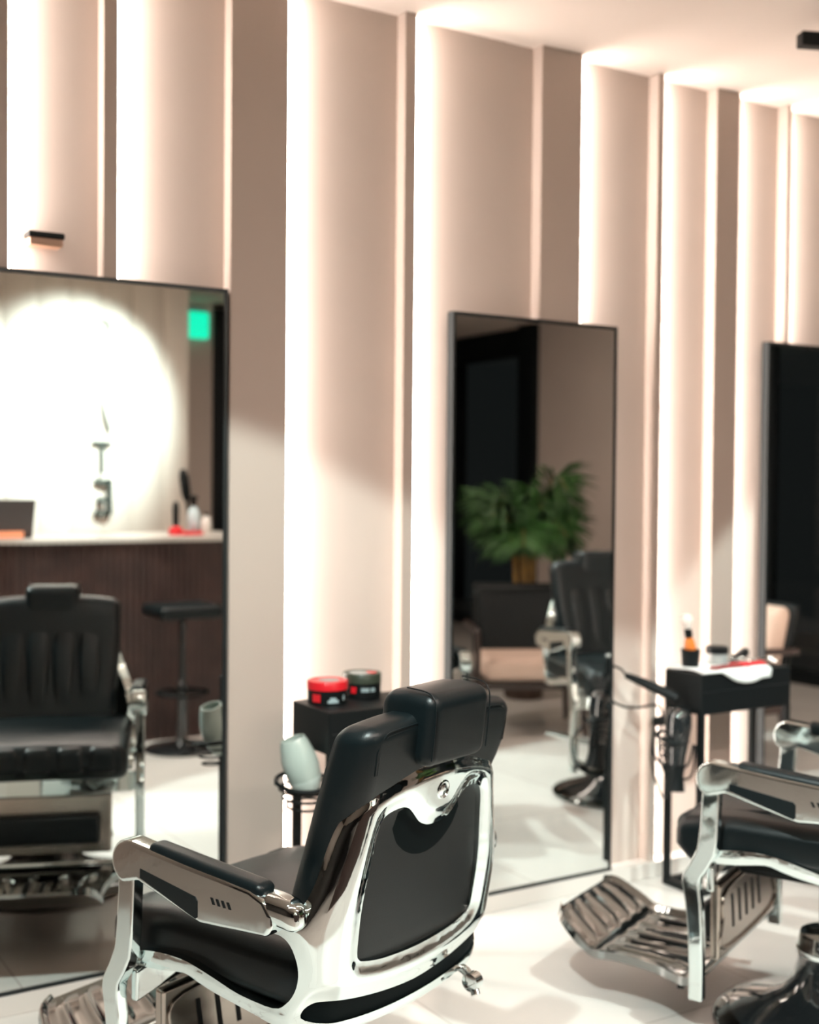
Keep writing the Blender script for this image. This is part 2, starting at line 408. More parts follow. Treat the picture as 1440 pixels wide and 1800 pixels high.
def build_chair(label):
    t = thing('barber_chair', label, 'barber chair')
    # chrome back shell with side loops
    half = [(0, .888), (.5, .882), (.8, .870), (1.06, .857), (1.22, .845), (1.35, .824), (1.43, .795), (1.44, .76), (1.42, .73), (1.40, .70), (1.40, .672), (1.42, .652), (1.45, .641), (1.555, .636),
            (1.565, .60), (1.5, .597), (1.40, .583), (1.335, .555), (1.31, .525), (1.325, .495), (1.38, .470), (1.47, .457), (1.575, .461), (1.637, .475), (1.687, .486), (1.727, .492), (1.79, .491), (1.86, .478),
            (1.875, .448), (1.80, .452), (1.727, .465), (1.687, .456), (1.637, .445), (1.535, .430), (1.40, .418), (1.15, .405), (.8, .396), (0, .390)]
    up_pts = [(t2s(a), b) for a, b in half]
    outer = sm2(up_pts + [(-a, b) for a, b in up_pts[::-1][1:-1]], 3)
    winh = [(0, .759), (.14, .761), (.28, .772), (.40, .792), (.50, .806), (.62, .811), (.80, .806), (.88, .793), (.90, .765), (.87, .70), (.86, .60), (.86, .548), (.83, .533), (.76, .526), (.5, .516), (0, .511)]
    wp = [(t2s(a), b) for a, b in winh]; win = sm2(wp+[(-a, b) for a, b in wp[::-1][1:-1]], 3)
    slh = [(0, .441), (.5, .448), (.9, .460), (1.13, .473), (1.22, .472), (1.28, .456), (1.26, .438), (1.0, .420), (.5, .411), (0, .409)]
    sp = [(t2s(a), b) for a, b in slh]; slot = sm2(sp+[(-a, b) for a, b in sp[::-1][1:-1]], 3)
    obj('back_shell', sheet(outer, [win, slot], .0085, shell_pt, .030, .004, .009, .034), M_chrome, t, bevel=.004, seg=2, angle=60)
    big = [(a*1.03, .660+(b-.660)*1.05) for a, b in win]
    p = obj('back_panel', sheet(win, [], .016, shell_pt, .008, .022), M_leather_flat, t, angle=60)
    p['label'] = 'smooth black panel in the chrome back'
    obj('lower_panel', sheet(slot, [], .02, shell_pt, .008, .010), M_leather_flat, t, angle=60)
    # badge on the shell
    bd = obj('badge', _lathe_bm([(.0005, .006), (.010, .0055), (.0145, .003), (.0165, .006), (.019, .005), (.020, 0), (.019, -.004)]), M_chrome2, t, loc=(0, vback(.827)-.001, .827), rot=(R(90+8), 0, 0))
    # backrest cushion
    def bw(q):
        z = q.z; k = (z+.25)/.5            # 0 bottom, 1 top
        x = q.x*(.90+.07*min(1, k*1.5))*(1-.035*max(0, -q.y/.05))
        fy = q.y
        zw = z+.735
        rear = lerp_tab(zw, [(.48, -.262), (.76, -.291), (.97, -.325), (1.0, -.328)])
        front = lerp_tab(zw, [(.48, -.070), (.635, -.110), (.76, -.157), (.97, -.232), (1.0, -.243)])
        y = rear+(front-rear)*(fy/.05+1)/2+.228
        zz = z
        if z > .15:                       # shoulders droop
            zz = z + .004 - .016*(abs(q.x)/.25)**3*((z-.15)/.10)
        y += (.004*(abs(q.x)/.25)**2 if fy < 0 else .006*(abs(q.x)/.25)**3)
        if fy < 0 and z < .15:            # the chrome shell closes round the lower back corners
            k2 = min(1, (.15-z)/.08)*(-fy/.05); x *= 1-.06*k2; y += .022*k2
        return (x, y, zz)
    bc = rbox('backrest', (0, -.228, .735), (.25, .05, .25), .034, M_leather, t, warp=bw, n=5)
    for sx, d_ in ((-1, 0), (-1, .006), (1, 0), (1, .006)):       # twin stitched seams at the back edge
        pts = [(sx*x_, lerp_tab(z_, [(.76, -.291), (.97, -.325), (1.0, -.328)])+.0045, z_) for x_, y_, z_ in ((.204+d_, 0, .89), (.205+d_, 0, .915), (.204+d_, 0, .94), (.190, 0, .958+d_), (.15, 0, .963+d_), (.10, 0, .965+d_))]
        tube('seam', catmull(pts, 5), .0014, M_leather, bc, n=6)
    for k in range(4):       # vertical channels on the front
        x = -.135+.09*k
        def cw(q): return (q.x*(1+.15*q.z/.15), q.y-.33*q.z-.02*((q.z)/.16)**2, q.z)
        rbox('channel', (x, -.152, .72), (.040, .022, .165), .022, M_leather, bc, warp=cw)
    # headrest saddles over the top
    def hw(q): return (q.x, q.y-.12*q.z+(0 if q.z > 0 else -.0), q.z-.010*(q.y/.07)**2)
    hd = rbox('headrest', (-.003, -.287, .960), (.097, .066, .070), .026, M_leather, t, warp=hw, n=5)
    for sx in (-1, 1):
        pts = [(-.003+sx*.090, y_, z_-.003) for y_, z_ in ((-.348, .905), (-.353, .95), (-.357, 1.0), (-.352, 1.022), (-.335, 1.033), (-.29, 1.037))]
        tube('seam', catmull(pts, 4), .0015, M_leather, hd, n=6)
    # seat cushion
    def sw(q):
        z = q.z+.014*(1-(q.x/.285)**2)*(1 if q.z > 0 else 0)*(1-(q.y/.27)**2*.3)
        k = max(0, (q.y-.10)/.165)
        if q.z > 0: z -= .022*k**1.6
        else: z -= .030*k
        y = q.y - .05*k*max(0, -q.z)/.055
        return (q.x*(1+.02*math.cos(q.z/.06)), y, z)
    st = rbox('seat_cushion', (0, .062, .505), (.283, .272, .055), .034, M_leather, t, warp=sw, n=5)
    for k in range(5):
        x = -.2+.1*k; tube('tuft_seam', catmull([(x, .10, .571), (x, .22, .560), (x, .30, .545), (x, .334, .525), (x, .328, .49)], 4), .0026, M_black, st, n=6)
    for k in range(5):       # pillowed tufts over the front edge
        x = -.208+.104*k
        rbox('front_tuft', (x, .300, .500), (.051, .042, .046), .030, M_leather, st, n=4)
    # arms
    for sx in (-1, 1):
        cx, cz, rr = .212, .667, .044
        arc = [(cx+rr*math.cos(a), cz+rr*math.sin(a)) for a in [R(d) for d in range(-75, 106, 15)]]
        prof = [(.178, .637)]+arc+[(.165, .706), (.044, .694), (-.06, .686), (-.126, .680), (-.160, .668), (-.178, .645), (-.180, .620), (-.168, .604), (-.082, .598), (.002, .592), (.03, .598)]
        u0, u1 = (.296, .346) if sx > 0 else (-.346, -.296)
        arm = prism('armrest', prof, u0, u1, M_chrome, t, bevel=.008, seg=4, angle=30)
        inlay = [(.168, .664), (.012, .641), (.006, .634), (.006, .603), (.012, .599), (.03, .604), (.168, .645)]
        ui = sx*.347
        prism('arm_inlay', inlay, min(ui, sx*.340), max(ui, sx*.340), M_leather, arm, bevel=.0008)
        for q in range(4):
            prism('vent_slot', [(-.028-.014*q, .648), (-.034-.014*q, .648), (-.040-.014*q, .636), (-.034-.014*q, .636)], min(ui, sx*.3455), max(ui, sx*.3455), M_black, arm, bevel=0)
        def pw(q): return (q.x, q.y, q.z+.08*q.y)
        rbox('arm_pad', (sx*.318, .003, .683), (.024, .152, .021), .014, M_leather, arm, warp=pw)
        # saddle where the arm meets the shell
        def ew(q): return (q.x*(1-.25*max(0, -q.y/.055)), q.y, q.z-.012*(max(0, -q.y)/.055)**2)
        rbox('arm_end_cap', (sx*.312, -.170, .649), (.031, .055, .028), .024, M_chrome, arm, warp=ew, n=6)
        # front post
        post = [(.238, .66), (.240, .60), (.244, .54), (.250, .49), (.268, .452), (.287, .420), (.289, .400), (.280, .35), (.272, .28), (.268, .18), (.268, .105),
                (.232, .105), (.232, .18), (.234, .28), (.238, .35), (.244, .395), (.240, .415), (.222, .442), (.205, .475), (.199, .52), (.196, .58), (.192, .66)]
        a0, a1 = (.312, .342) if sx > 0 else (-.342, -.312)
        prism('front_post', post, a0, a1, M_chrome, t, bevel=.005, seg=3, angle=30)
    # chrome cross apron, calf pad
    def arcbar(z0, z1, v, bow, hu, th):
        bm = NB(); n = 24; A = []
        for i in range(n+1):
            u = -hu+2*hu*i/n; vv = v+bow*(1-(u/hu)**2); A.append((u, vv))
        prof = A+[(u, vv-th) for u, vv in A[::-1]]
        add_prism(bm, prof, z0, z1, axis=2); return bm
    obj('front_apron', arcbar(.375, .440, .235, .05, .312, .02), M_chrome, t, bevel=.006, angle=60)
    obj('seat_rail', arcbar(.452, .468, .25, .06, .300, .016), M_chrome2, t, bevel=.004, angle=60)
    cp = rbox('calf_pad', (0, .268, .262), (.20, .020, .050), .018, M_leather, t)
    bm = NB(); add_box(bm, -.235, .235, .225, .252, .175, .372)
    pl = obj('calf_plate', bm, M_bronze, t, bevel=.008)
    for k in range(5): prism('slot', [(-.13+.055*k, .235), (-.118+.055*k, .235), (-.133+.055*k, .325), (-.145+.055*k, .325)], .2235, .2255, M_black, pl, bevel=0, axis=1)
    tube('plate_rim', catmull([(-.20, .223, .20), (-.215, .223, .28), (-.18, .223, .35), (.18, .223, .35), (.215, .223, .28), (.20, .223, .20)], 5, True), .004, M_bronze, pl, closed=True)
    tube('cross_bar', [(-.312, .262, .145), (.312, .262, .145)], .011, M_chrome2, t)
    # footrest
    bm = NB()
    def plate(P, N, w0, w1):
        pass
    sec = [(.262, .150), (.30, .128), (.40, .118), (.52, .116), (.58, .116), (.625, .142), (.69, .185), (.715, .198)]
    wid = [.315, .30, .235, .215, .225, .222, .195, .15]
    cs = catmull([(wid[i], sec[i][0], sec[i][1]) for i in range(len(sec))], 4)
    nx = 46; rows = []; rib = lambda u, w, e: (.006*max(0, math.cos(u/w*math.pi*6.0))**3*e if abs(u) < w*.84 else (.012 if abs(u) > w*.93 else 0))
    for i, c in enumerate(cs):
        e = 1 if .34 < c.y < .56 or c.y > .61 else .0
        if c.y > .705: e = 0
        rows.append(([], []))
        for j in range(nx+1):
            u = -c.x+2*c.x*j/nx; zz = c.z+rib(u, c.x, e)
            rows[-1][0].append(bm.verts.new((u, c.y, zz))); rows[-1][1].append(bm.verts.new((u, c.y+(.006 if c.y > .62 else 0), c.z-.010)))
    for i in range(len(rows)-1):
        for j in range(nx):
            bm.faces.new((rows[i][0][j], rows[i][0][j+1], rows[i+1][0][j+1], rows[i+1][0][j]))
            bm.faces.new((rows[i][1][j], rows[i+1][1][j], rows[i+1][1][j+1], rows[i][1][j+1]))
        for j in (0, nx): bm.faces.new((rows[i][0][j], rows[i+1][0][j], rows[i+1][1][j], rows[i][1][j]))
    for i in (0, len(rows)-1):
        for j in range(nx): bm.faces.new((rows[i][0][j], rows[i][1][j], rows[i][1][j+1], rows[i][0][j+1]))
    ft = obj('footrest', bm, M_chrome_dim, t, angle=50)
    for k in range(6):
        x = -.13+.052*k; box('tread_slot', x-.007, x+.007, .37, .53, .1185, .1205, M_black, ft)
    for sx in (-1, 1): tube('foot_lug', [(sx*.20, .34, .115), (sx*.20, .34, .07)], .010, M_black, ft)
    # base, pedestal, piston, pump lever
    lathe('base_disc', [(.02, .0), (.285, .0), (.30, .006), (.302, .014), (.295, .022), (.26, .034), (.20, .046), (.02, .05)], M_dkchrome, t, n=72)
    lathe('pedestal', [(.05, .030), (.262, .033), (.235, .046), (.17, .066), (.125, .095), (.098, .135), (.088, .18), (.086, .205), (.05, .21)], M_blackgloss, t, n=56, angle=60)
    lathe('collar', [(.06, .190), (.090, .192), (.093, .198), (.093, .210), (.088, .216), (.086, .240), (.082, .250), (.04, .254)], M_chrome2, t, n=48)
    lathe('piston', [(.036, .245), (.036, .40)], M_chrome2, t, n=32)
    rbox('seat_mount', (0, .02, .425), (.16, .19, .038), .02, M_black, t)
    tube('pump_lever', catmull([(-.08, -.02, .16), (-.16, -.06, .17), (-.24, -.10, .19), (-.31, -.13, .205)], 5), [.010]*15+[.013], M_chrome2, t)
    rc = NB(); add_tube(rc, catmull([(.17, -.10, .425), (.20, -.19, .40), (.20, -.235, .385), (.19, -.262, .35)], 4), .010, 12)
    add_lathe(rc, [(.010, -.014), (.019, -.012), (.019, .012), (.010, .014)], 20, M=Matrix.Translation((.195, -.25, .375)) @ Matrix.Rotation(R(90), 4, 'Y'))
    obj('recline_lever', rc, M_chrome2, t)
    return t
def _lathe_bm(prof, n=36):
    bm = NB(); add_lathe(bm, prof, n); return bm
def copy_tree(o, parent=None):
    c = o.copy(); COL.objects.link(c)
    if parent: c.parent = parent
    for ch in list(o.children): copy_tree(ch, c)
    return c
G = 'barber chairs in a row facing the mirrors'
ch1 = build_chair('black and chrome barber chair in front, its back to the viewer')
ch1['group'] = G; ch1.location = (1.207, -1.031, 0); ch1.rotation_euler.z = R(21)
ch2 = copy_tree(ch1); ch2['label'] = 'barber chair at the right edge, its chrome footrest showing beside the black table'
ch2.location = (2.647, -1.168, .005); ch2.rotation_euler.z = R(25)
ch3 = copy_tree(ch1); ch3['label'] = 'third barber chair, seen only in the middle mirror before the beige armchair'
ch3.location = (3.80, -.97, .05); ch3.rotation_euler.z = R(17)
for ch in (ch2, ch3):
    dz = ch.location.z
    ch.location.z = 0
    for o in ch.children:
        if o.name.split('.')[0] not in ('base_disc', 'pedestal', 'collar'): o.location.z += dz+.02

# ------------------------------------------------------------------ work tables
def table(x0, x1, y0, y1, label, top=.797, bh=.118):
    t = thing('work_table', label, 'side table', ((x0+x1)/2, (y0+y1)/2, 0))
    hx, hy = (x1-x0)/2, (y1-y0)/2
    tb = box('table_box', -hx, hx, -hy, hy, top-bh, top, M_black, t, bevel=.004)
    box('drawer_gap', -hx+.01, hx-.01, -hy-.0015, -hy, top-.062, top-.059, M_frame, tb)
    b = .011
    for sx in (-1, 1):
        for sy in (-1, 1):
            box('leg', sx*(hx-b)-b, sx*(hx-b)+b, sy*(hy-b)-b, sy*(hy-b)+b, 0, top-bh+.003, M_black, t, bevel=.002)
    bm = NB()
    for sx in (-1, 1): add_box(bm, sx*(hx-b)-b, sx*(hx-b)+b, -hy+2*b, hy-2*b, 0, .024)
    for sy in (-1, 1): add_box(bm, -hx+2*b, hx-2*b, sy*(hy-b)-b, sy*(hy-b)+b, 0, .024)
    obj('base_frame', bm, M_black, t, bevel=.002)
    return t
TL = table(1.575, 1.965, -.375, -.15, 'black metal table between the left and middle mirrors, two hair tins on it')
TR = table(3.085, 3.53, -.25, -.07, 'black metal table at the right carrying a white towel and shaving tools', .768, .140)
TOP = .797; TOPR = .768

def jar(x, y, r, h, lidm, label, rot=0):
    t = thing('hair_product_tin', label, 'tin', (x, y, TOP), rot, 'hair product tins on the left table')
    lathe('tin_body', [(r*.9, 0), (r*.96, .002), (r*.97, h*.62), (r*.9, h*.66)], M_black, t)
    l = lathe('lid', [(r*.9, h*.60), (r, h*.62), (r, h*.96), (r*.97, h), (r*.86, h), (r*.84, h*.975), (.001, h*.975)], lidm, t)
    return t
def patch(parent, name, r, a0, a1, z0, z1, m, n=8):
    bm = NB(); A = []
    for i in range(n+1):
        a = R(a0+(a1-a0)*i/n); A.append((bm.verts.new((r*math.cos(a), r*math.sin(a), z0)), bm.verts.new((r*math.cos(a), r*math.sin(a), z1)),
                                         bm.verts.new(((r+.0006)*math.cos(a), (r+.0006)*math.sin(a), z0)), bm.verts.new(((r+.0006)*math.cos(a), (r+.0006)*math.sin(a), z1))))
    for i in range(n):
        bm.faces.new((A[i][2], A[i+1][2], A[i+1][3], A[i][3])); bm.faces.new((A[i][0], A[i][1], A[i+1][1], A[i+1][0]))
    return obj(name, bm, m, parent)
j1 = jar(1.648, -.225, .058, .064, M_red, 'black tin with a bright red lid')
patch(j1, 'side_mark', .0565, 196, 222, .008, .030, M_red); patch(j1, 'side_mark', .0565, 243, 275, .006, .014, M_label); patch(j1, 'side_mark', .0565, 250, 268, .014, .021, M_label); patch(j1, 'side_mark', .0565, 292, 298, .012, .026, M_label)
bm = NB(); add_lathe(bm, [(.001, 0), (.030, 0), (.030, .0008), (.001, .0008)], 24); obj('lid_badge', bm, M_grey, j1, loc=(.005, 0, .0625))
j2 = jar(1.778, -.195, .056, .072, M_olive, 'black tin with a dark olive lid, behind the red lidded tin')
patch(j2, 'side_mark', .0545, 205, 222, .018, .036, M_red)
for k in range(9):
    if k != 5: patch(j2, 'side_mark', .0545, 238+k*5, 242+k*5, .022, .033, M_label, 2)
bm = NB(); add_lathe(bm, [(.001, 0), (.034, 0), (.034, .0008), (.001, .0008)], 24); obj('lid_badge', bm, M_grey, j2, loc=(-.006, 0, .0705))
bm = NB(); add_lathe(bm, [(.001, 0), (.016, 0), (.016, .0012), (.001, .0012)], 24); obj('lid_badge', bm, M_red, j2, loc=(.024, -.012, .0706))

# spiral dryer holders on the left flank of each table
def holder(x, y, z, label, k_=1):
    t = thing('dryer_holder', label, 'holder', (x, y, z))
    ring = [(.074*math.cos(a), .074*math.sin(a), .012*math.sin(a*1.0)) for a in [2*math.pi*i/32 for i in range(32)]]
    ring = [(a_*k_, b_*k_, c__) for a_, b_, c__ in ring]
    tube('ring', ring, .006, M_black, t, closed=True)
    sp = [((.070-.030*i/44)*math.cos(.42*i), (.070-.030*i/44)*math.sin(.42*i), -.006-.0016*i) for i in range(45)]
    sp = [(a_*k_, b_*k_, c__) for a_, b_, c__ in sp]
    tube('spiral', sp, .0035, M_black, t, n=8)
    tube('hook', catmull([(-.068*k_, -.02, .0), (-.085*k_, -.025, .006), (-.098*k_, -.028, .014)], 5), .005, M_black, t)
    tube('bracket', catmull([(.06*k_, .04*k_, .0), (.064*k_, .06*k_, .0), (.066*k_, .09*k_, .03), (.066*k_, .10*k_, .074)], 4), .006, M_black, t)
    return t
h1 = holder(1.535, -.300, .600, 'black wire spiral holder on the left side of the tin table')
h2 = holder(3.015, -.185, .550, 'black wire spiral holder on the left side of the towel table', .72)
cup = thing('styling_cup', 'pale grey green tapered cup leaning in the left wire holder', 'cup', (1.556, -.300, .566))
cup.rotation_euler = (R(-6), R(-17), 0)
lathe('cup_body', [(.022, 0), (.030, .004), (.045, .042), (.050, .075), (.049, .105), (.040, .145), (.034, .160), (.030, .160), (.034, .145), (.03, .10)], M_cup, cup, angle=60)
lathe('foot_band', [(.0225, -.001), (.0305, .003), (.0462, .042), (.0462, .046), (.03, .02)], mat('pale_mint', (.50, .58, .54), .25), cup, angle=60)

# black hair dryer hanging nose down + wand
dr = thing('hair_dryer', 'glossy black hair dryer hanging nozzle down in the right wire holder', 'hair dryer', (3.015, -.205, .482))
dr.rotation_euler = (0, R(6), R(20))
lathe('dryer_body', [(.010, .175), (.034, .168), (.044, .145), (.046, .11), (.040, .06), (.032, .01), (.030, -.03), (.026, -.03)], M_blackgloss, dr, angle=60)
lathe('nozzle', [(.031, -.02), (.028, -.06), (.036, -.11), (.032, -.11)], M_black, dr)
tube('dryer_handle', catmull([(.0, .02, .12), (.03, .06, .12), (.05, .11, .11)], 5), .017, M_black, dr)
tube('power_cord', catmull([(.05, .11, .11), (.07, .13, -.02), (.02, .06, -.13), (-.06, .0, -.12), (-.09, -.03, -.03), (-.05, -.03, .03)], 8), .004, M_black, dr, n=8)
wd = thing('hair_clipper', 'slim black clipper wand pointing left with its cable looped beside the mirror', 'hair clipper', (3.010, -.125, .712), R(-55))
tube('wand_body', [(.060, 0, -.034), (.03, 0, -.018), (-.06, 0, .016), (-.12, 0, .036)], [.019, .020, .016, .011], M_black, wd, n=16)
cl = catmull([(-.12, 0, .036), (-.135, 0, .055), (-.165, 0, .065), (-.19, 0, .045), (-.195, 0, -.01), (-.17, 0, -.055), (-.12, 0, -.075), (-.06, .0, -.07), (-.01, .0, -.06), (.01, .01, -.09), (.0, .02, -.15)], 8)
tube('looped_cable', cl, .0042, M_black, wd, n=8)
for i in range(2):
    cb = tube('hanging_cable', catmull([(2.960+.008*i, -.150-.02*i, .57), (2.955+.01*i, -.155-.02*i, .50), (2.975, -.18-.02*i, .46-.03*i), (3.01, -.205-.02*i, .445-.03*i), (3.05, -.225-.02*i, .46-.03*i), (3.065, -.235-.01*i, .53)], 8), .0045, M_black, n=8)
    tag(cb, ['upper black cable sagging below the hair dryer', 'lower black cable sagging below the hair dryer'][i], 'cable', 'cables under the right table')

# towel draped on the right table
def towel():
    bm = NB(); nx, ny = 36, 30; X0, X1 = 3.092, 3.41; rows = []
    for j in range(ny+1):
        s = j/ny
        for_row = []
        for i in range(nx+1):
            u = i/nx; x = X0+(X1-X0)*u
            over = max(0, u-.25)/.75; drop = .045*math.sin(min(1, over*1.25)*math.pi*.75) if u > .25 else 0
            Ltop = .170; L = Ltop+drop
            d = s*L
            y = -.080-d if d < Ltop else -.080-Ltop-.006; z = TOPR+.004 if d < Ltop else TOPR+.004-(d-Ltop)
            z += .0025*math.sin(x*40+s*6)*(1 if d < Ltop else 0)
            for_row.append(bm.verts.new((x+.01*math.sin(s*3), y-(.004*math.sin(u*9) if d >= Ltop else 0), max(z, TOPR+.0015) if d < Ltop else z)))
        rows.append(for_row)
    for j in range(ny):
        for i in range(nx): bm.faces.new((rows[j][i], rows[j][i+1], rows[j+1][i+1], rows[j+1][i]))
    o = obj('towel', bm, M_towel, angle=80); s = o.modifiers.new('sol', 'SOLIDIFY'); s.thickness = .006; s.offset = 1
    return tag(o, 'white towel laid over the right table and hanging over its front edge', 'towel')
towel()
TZ = TOPR+.011
cp2 = thing('brush_pot', 'small black pot on the towel holding the shaving brush', 'pot', (3.145, -.135, TZ))
lathe('pot_body', [(.026, 0), (.030, .002), (.034, .062), (.030, .062), (.027, .006), (.001, .006)], M_black, cp2)
sb = thing('shaving_brush', 'shaving brush with amber handle and cream bristles standing in the black pot', 'brush', (3.152, -.135, TZ+.012)); sb.rotation_euler = (0, R(-14), R(15))
lathe('handle', [(.010, 0), (.016, .01), (.018, .04), (.021, .062), (.017, .085), (.011, .098)], M_orange, sb, angle=60)
lathe('ferrule', [(.012, .096), (.015, .104), (.012, .130), (.011, .130)], M_black, sb)
lathe('bristles', [(.011, .128), (.018, .150), (.021, .165), (.017, .178), (.005, .183)], M_bristle, sb, angle=60)
wj = thing('wax_jar', 'grey jar with a black lid beside the brush pot', 'jar', (3.285, -.125, TZ))
lathe('jar_body', [(.036, 0), (.038, .003), (.038, .036), (.034, .038)], M_grey, wj); lathe('jar_lid', [(.034, .037), (.040, .038), (.040, .060), (.036, .062), (.001, .062)], M_black, wj)
tr = thing('hair_trimmer', 'black trimmer lying behind the red combs on the towel', 'hair trimmer', (3.415, -.115, TZ+.018)); tr.rotation_euler = (0, R(-8), R(25))
rbox('trimmer_body', (0, 0, 0), (.062, .017, .016), .013, M_black, tr); rbox('trimmer_head', (-.066, 0, 0), (.012, .014, .009), .004, M_chrome2, tr)
for i, (x, y, a, lab) in enumerate([(3.235, -.215, 4, 'long dark red comb at the front of the towel'), (3.355, -.205, -8, 'bright red comb under the scissors')]):
    cm = thing('comb', lab, 'comb', (x, y, TZ), R(a), 'red combs on the towel')
    mm = M_darkred if i == 0 else M_red
    box('comb_spine', -.075, .075, -.004, .008, 0, .010, mm, cm, bevel=.002)
    bm = NB()
    for k in range(28): add_box(bm, -.072+k*.0052, -.070+k*.0052, -.022, -.004, .001, .006)
    obj('comb_teeth', bm, mm, cm)['kind'] = 'stuff'
for i, (x, y, a) in enumerate([(3.33, -.178, 12), (3.42, -.200, -20)]):
    sc = thing('scissors', ['chrome scissors lying across the dark red comb', 'chrome scissors at the right end of the towel'][i], 'scissors', (x, y, TZ+.014), R(a), 'scissors on the towel')
    for s_g in (-1, 1):
        bm = NB(); add_tube(bm, [(-.0, 0, .003*s_g), (-.07, .004*s_g, .003*s_g)], [.005, .001], 8); add_tube(bm, [(0, 0, .003*s_g), (.035, .012*s_g, .003*s_g)], .004, 8)
        add_tube(bm, [(.052+.014*math.cos(b_), s_g*(.016)+.012*math.sin(b_), .003*s_g) for b_ in [2*math.pi*q/16 for q in range(16)]], .0035, 8, True)
        obj('blade', bm, M_chrome2, sc)

# small wall bracket above the left mirror
wb = thing('wall_bracket', 'small black wall bracket with a wooden underside above the left mirror', 'bracket', (.918, .022, 2.058))
box('bracket_cover', -.048, .048, -.028, .030, 0, .016, M_black, wb, bevel=.004); box('bracket_base', -.044, .044, -.024, .030, -.020, 0, mat('light_wood', (.42, .24, .16), .5), wb, bevel=.003)

# ------------------------------------------------------------------ ceiling fixtures
def track(x0, x1, y0, y1, label):
    t = thing('ceiling_track', label, 'ceiling light', (x0, y0, CEIL))
    L = math.hypot(x1-x0, y1-y0); t.rotation_euler.z = math.atan2(y1-y0, x1-x0)
    box('track_rail', 0, L, -.022, .022, -.110, -.066, M_black, t, bevel=.004)
    for k in range(2): tube('stem', [(L*(.2+.6*k), 0, 0), (L*(.2+.6*k), 0, -.08)], .006, M_black, t)
    return t
track(3.05, 4.55, -.66, -1.30, 'black linear track on the ceiling at the top right corner')
def fixture(p, tgt, label):
    t = thing('ceiling_spotlight', label, 'spotlight', (p[0], p[1], CEIL), 0, 'ceiling spotlights outside the frame')
    tube('stem', [(0, 0, 0), (0, 0, -.10)], .012, M_black, t)
    d = (Vector(tgt)-Vector(p)).normalized(); q = d.to_track_quat('-Z', 'Y').to_matrix().to_4x4()
    h = Vector((0, 0, p[2]-CEIL))
    bm = NB(); add_lathe(bm, [(.040, .035), (.046, .04), (.046, .15), (.03, .16)], 28, M=Matrix.Translation(h) @ q); obj('lamp_head', bm, M_black, t)
    bm = NB(); add_lathe(bm, [(.038, .036), (.038, .040)], 28, M=Matrix.Translation(h) @ q); obj('lamp_lens', bm, M_lens, t)
for (a, b, *_), lab in zip(SPOTS, ['black ceiling spotlight above the first barber chair', 'black ceiling spotlight above the second barber chair', 'black ceiling spotlight above the third barber chair', 'black ceiling spotlight aimed at the lettered wall', 'black ceiling spotlight over the open floor']):
    fixture(a, b, lab)

for (x_, y_, L_, lab) in ((1.5, -2.9, 3.0, 'added long linear fill lamp over the first barber chairs, out of view'), (4.6, -3.6, 2.4, 'added linear fill lamp over the lounge, out of view')):
    t = thing('added_fill_lamp', lab, 'ceiling light', (x_, y_, CEIL))  # unseen housing added to go with each fill light
    box('fill_housing', -L_/2, L_/2, -.07, .07, -.13, 0, M_black, t, bevel=.004)
    box('diffuser', -L_/2+.01, L_/2-.01, -.06, .06, -.134, -.1305, mat('fill_diffuser', (.9, .85, .8), .5, emit=WARM, strength=2.5), t)

# ------------------------------------------------------------------ reception area (seen in the left mirror)
desk = thing('reception_desk', 'curved reception desk with dark fluted front, reflected in the left mirror', 'desk', (1.95, -3.45, 0))
def desk_y(x):     # front face
    return -3.135 + .10*max(0, (x-2.25))**1.5*0 - .05*((x-2.5)/1.0)**2*(1 if x < 2.5 else -.6)
bm = NB(); X0, X1 = .75, 3.0; N = 620; prof = []
for i in range(N+1):
    x = X0+(X1-X0)*i/N; prof.append((x-1.95, desk_y(x)+.010*abs(math.sin(math.pi*x/.036))+3.45))
prof += [(X1-1.95, -.33), (X0-1.95, -.33)]
add_prism(bm, prof, .0, 1.085, axis=2); obj('fluted_front', bm, M_fluted, desk, angle=60)
bm = NB(); prof = [(X0-.02+(X1-X0+.04)*i/40-1.95, desk_y(X0+(X1-X0)*i/40)+.022+3.45) for i in range(41)]+[(X1+.02-1.95, -.35), (X0-.02-1.95, -.35)]
add_prism(bm, prof, 1.085, 1.112, axis=2); obj('countertop', bm, M_counter, desk, bevel=.002)
lap = thing('laptop', 'open laptop at the left end of the reception counter', 'laptop', (1.60, -3.36, 1.112), R(180))
box('keyboard_base', -.15, .15, -.11, .10, 0, .014, M_screen, lap, bevel=.003)
lid = box('screen_lid', -.15, .15, -.004, .004, 0, .20, M_screen, lap, bevel=.002, loc=(0, -.112, .012), rot=(R(18), 0, 0))
nt_ = box('counter_notice', 1.50, 1.70, -3.245, -3.235, 1.113, 1.150, M_glow); tag(nt_, 'small glowing orange notice strip in front of the laptop', 'sign')
def bottle(x, y, prof, m, label, grp='bottles on the reception counter', cap=None):
    t = thing('bottle', label, 'bottle', (x, y, 1.112), 0, grp)
    lathe('bottle_body', prof, m, t, n=24, angle=60)
    if cap: lathe('cap', cap, M_black, t, n=20, angle=60)
    return t
bottle(2.70, -3.38, [(.03, 0), (.036, .005), (.036, .11), (.03, .14), (.013, .16), (.012, .17)], M_bottle, 'clear spray bottle near the right end of the counter', cap=[(.015, .165), (.018, .17), (.016, .20), (.03, .215), (.01, .225)])
bottle(2.76, -3.34, [(.026, 0), (.03, .005), (.03, .08), (.012, .11)], mat('white_plastic', (.7, .68, .64), .4), 'short white bottle beside the spray bottle', cap=[(.014, .10), (.014, .125)])
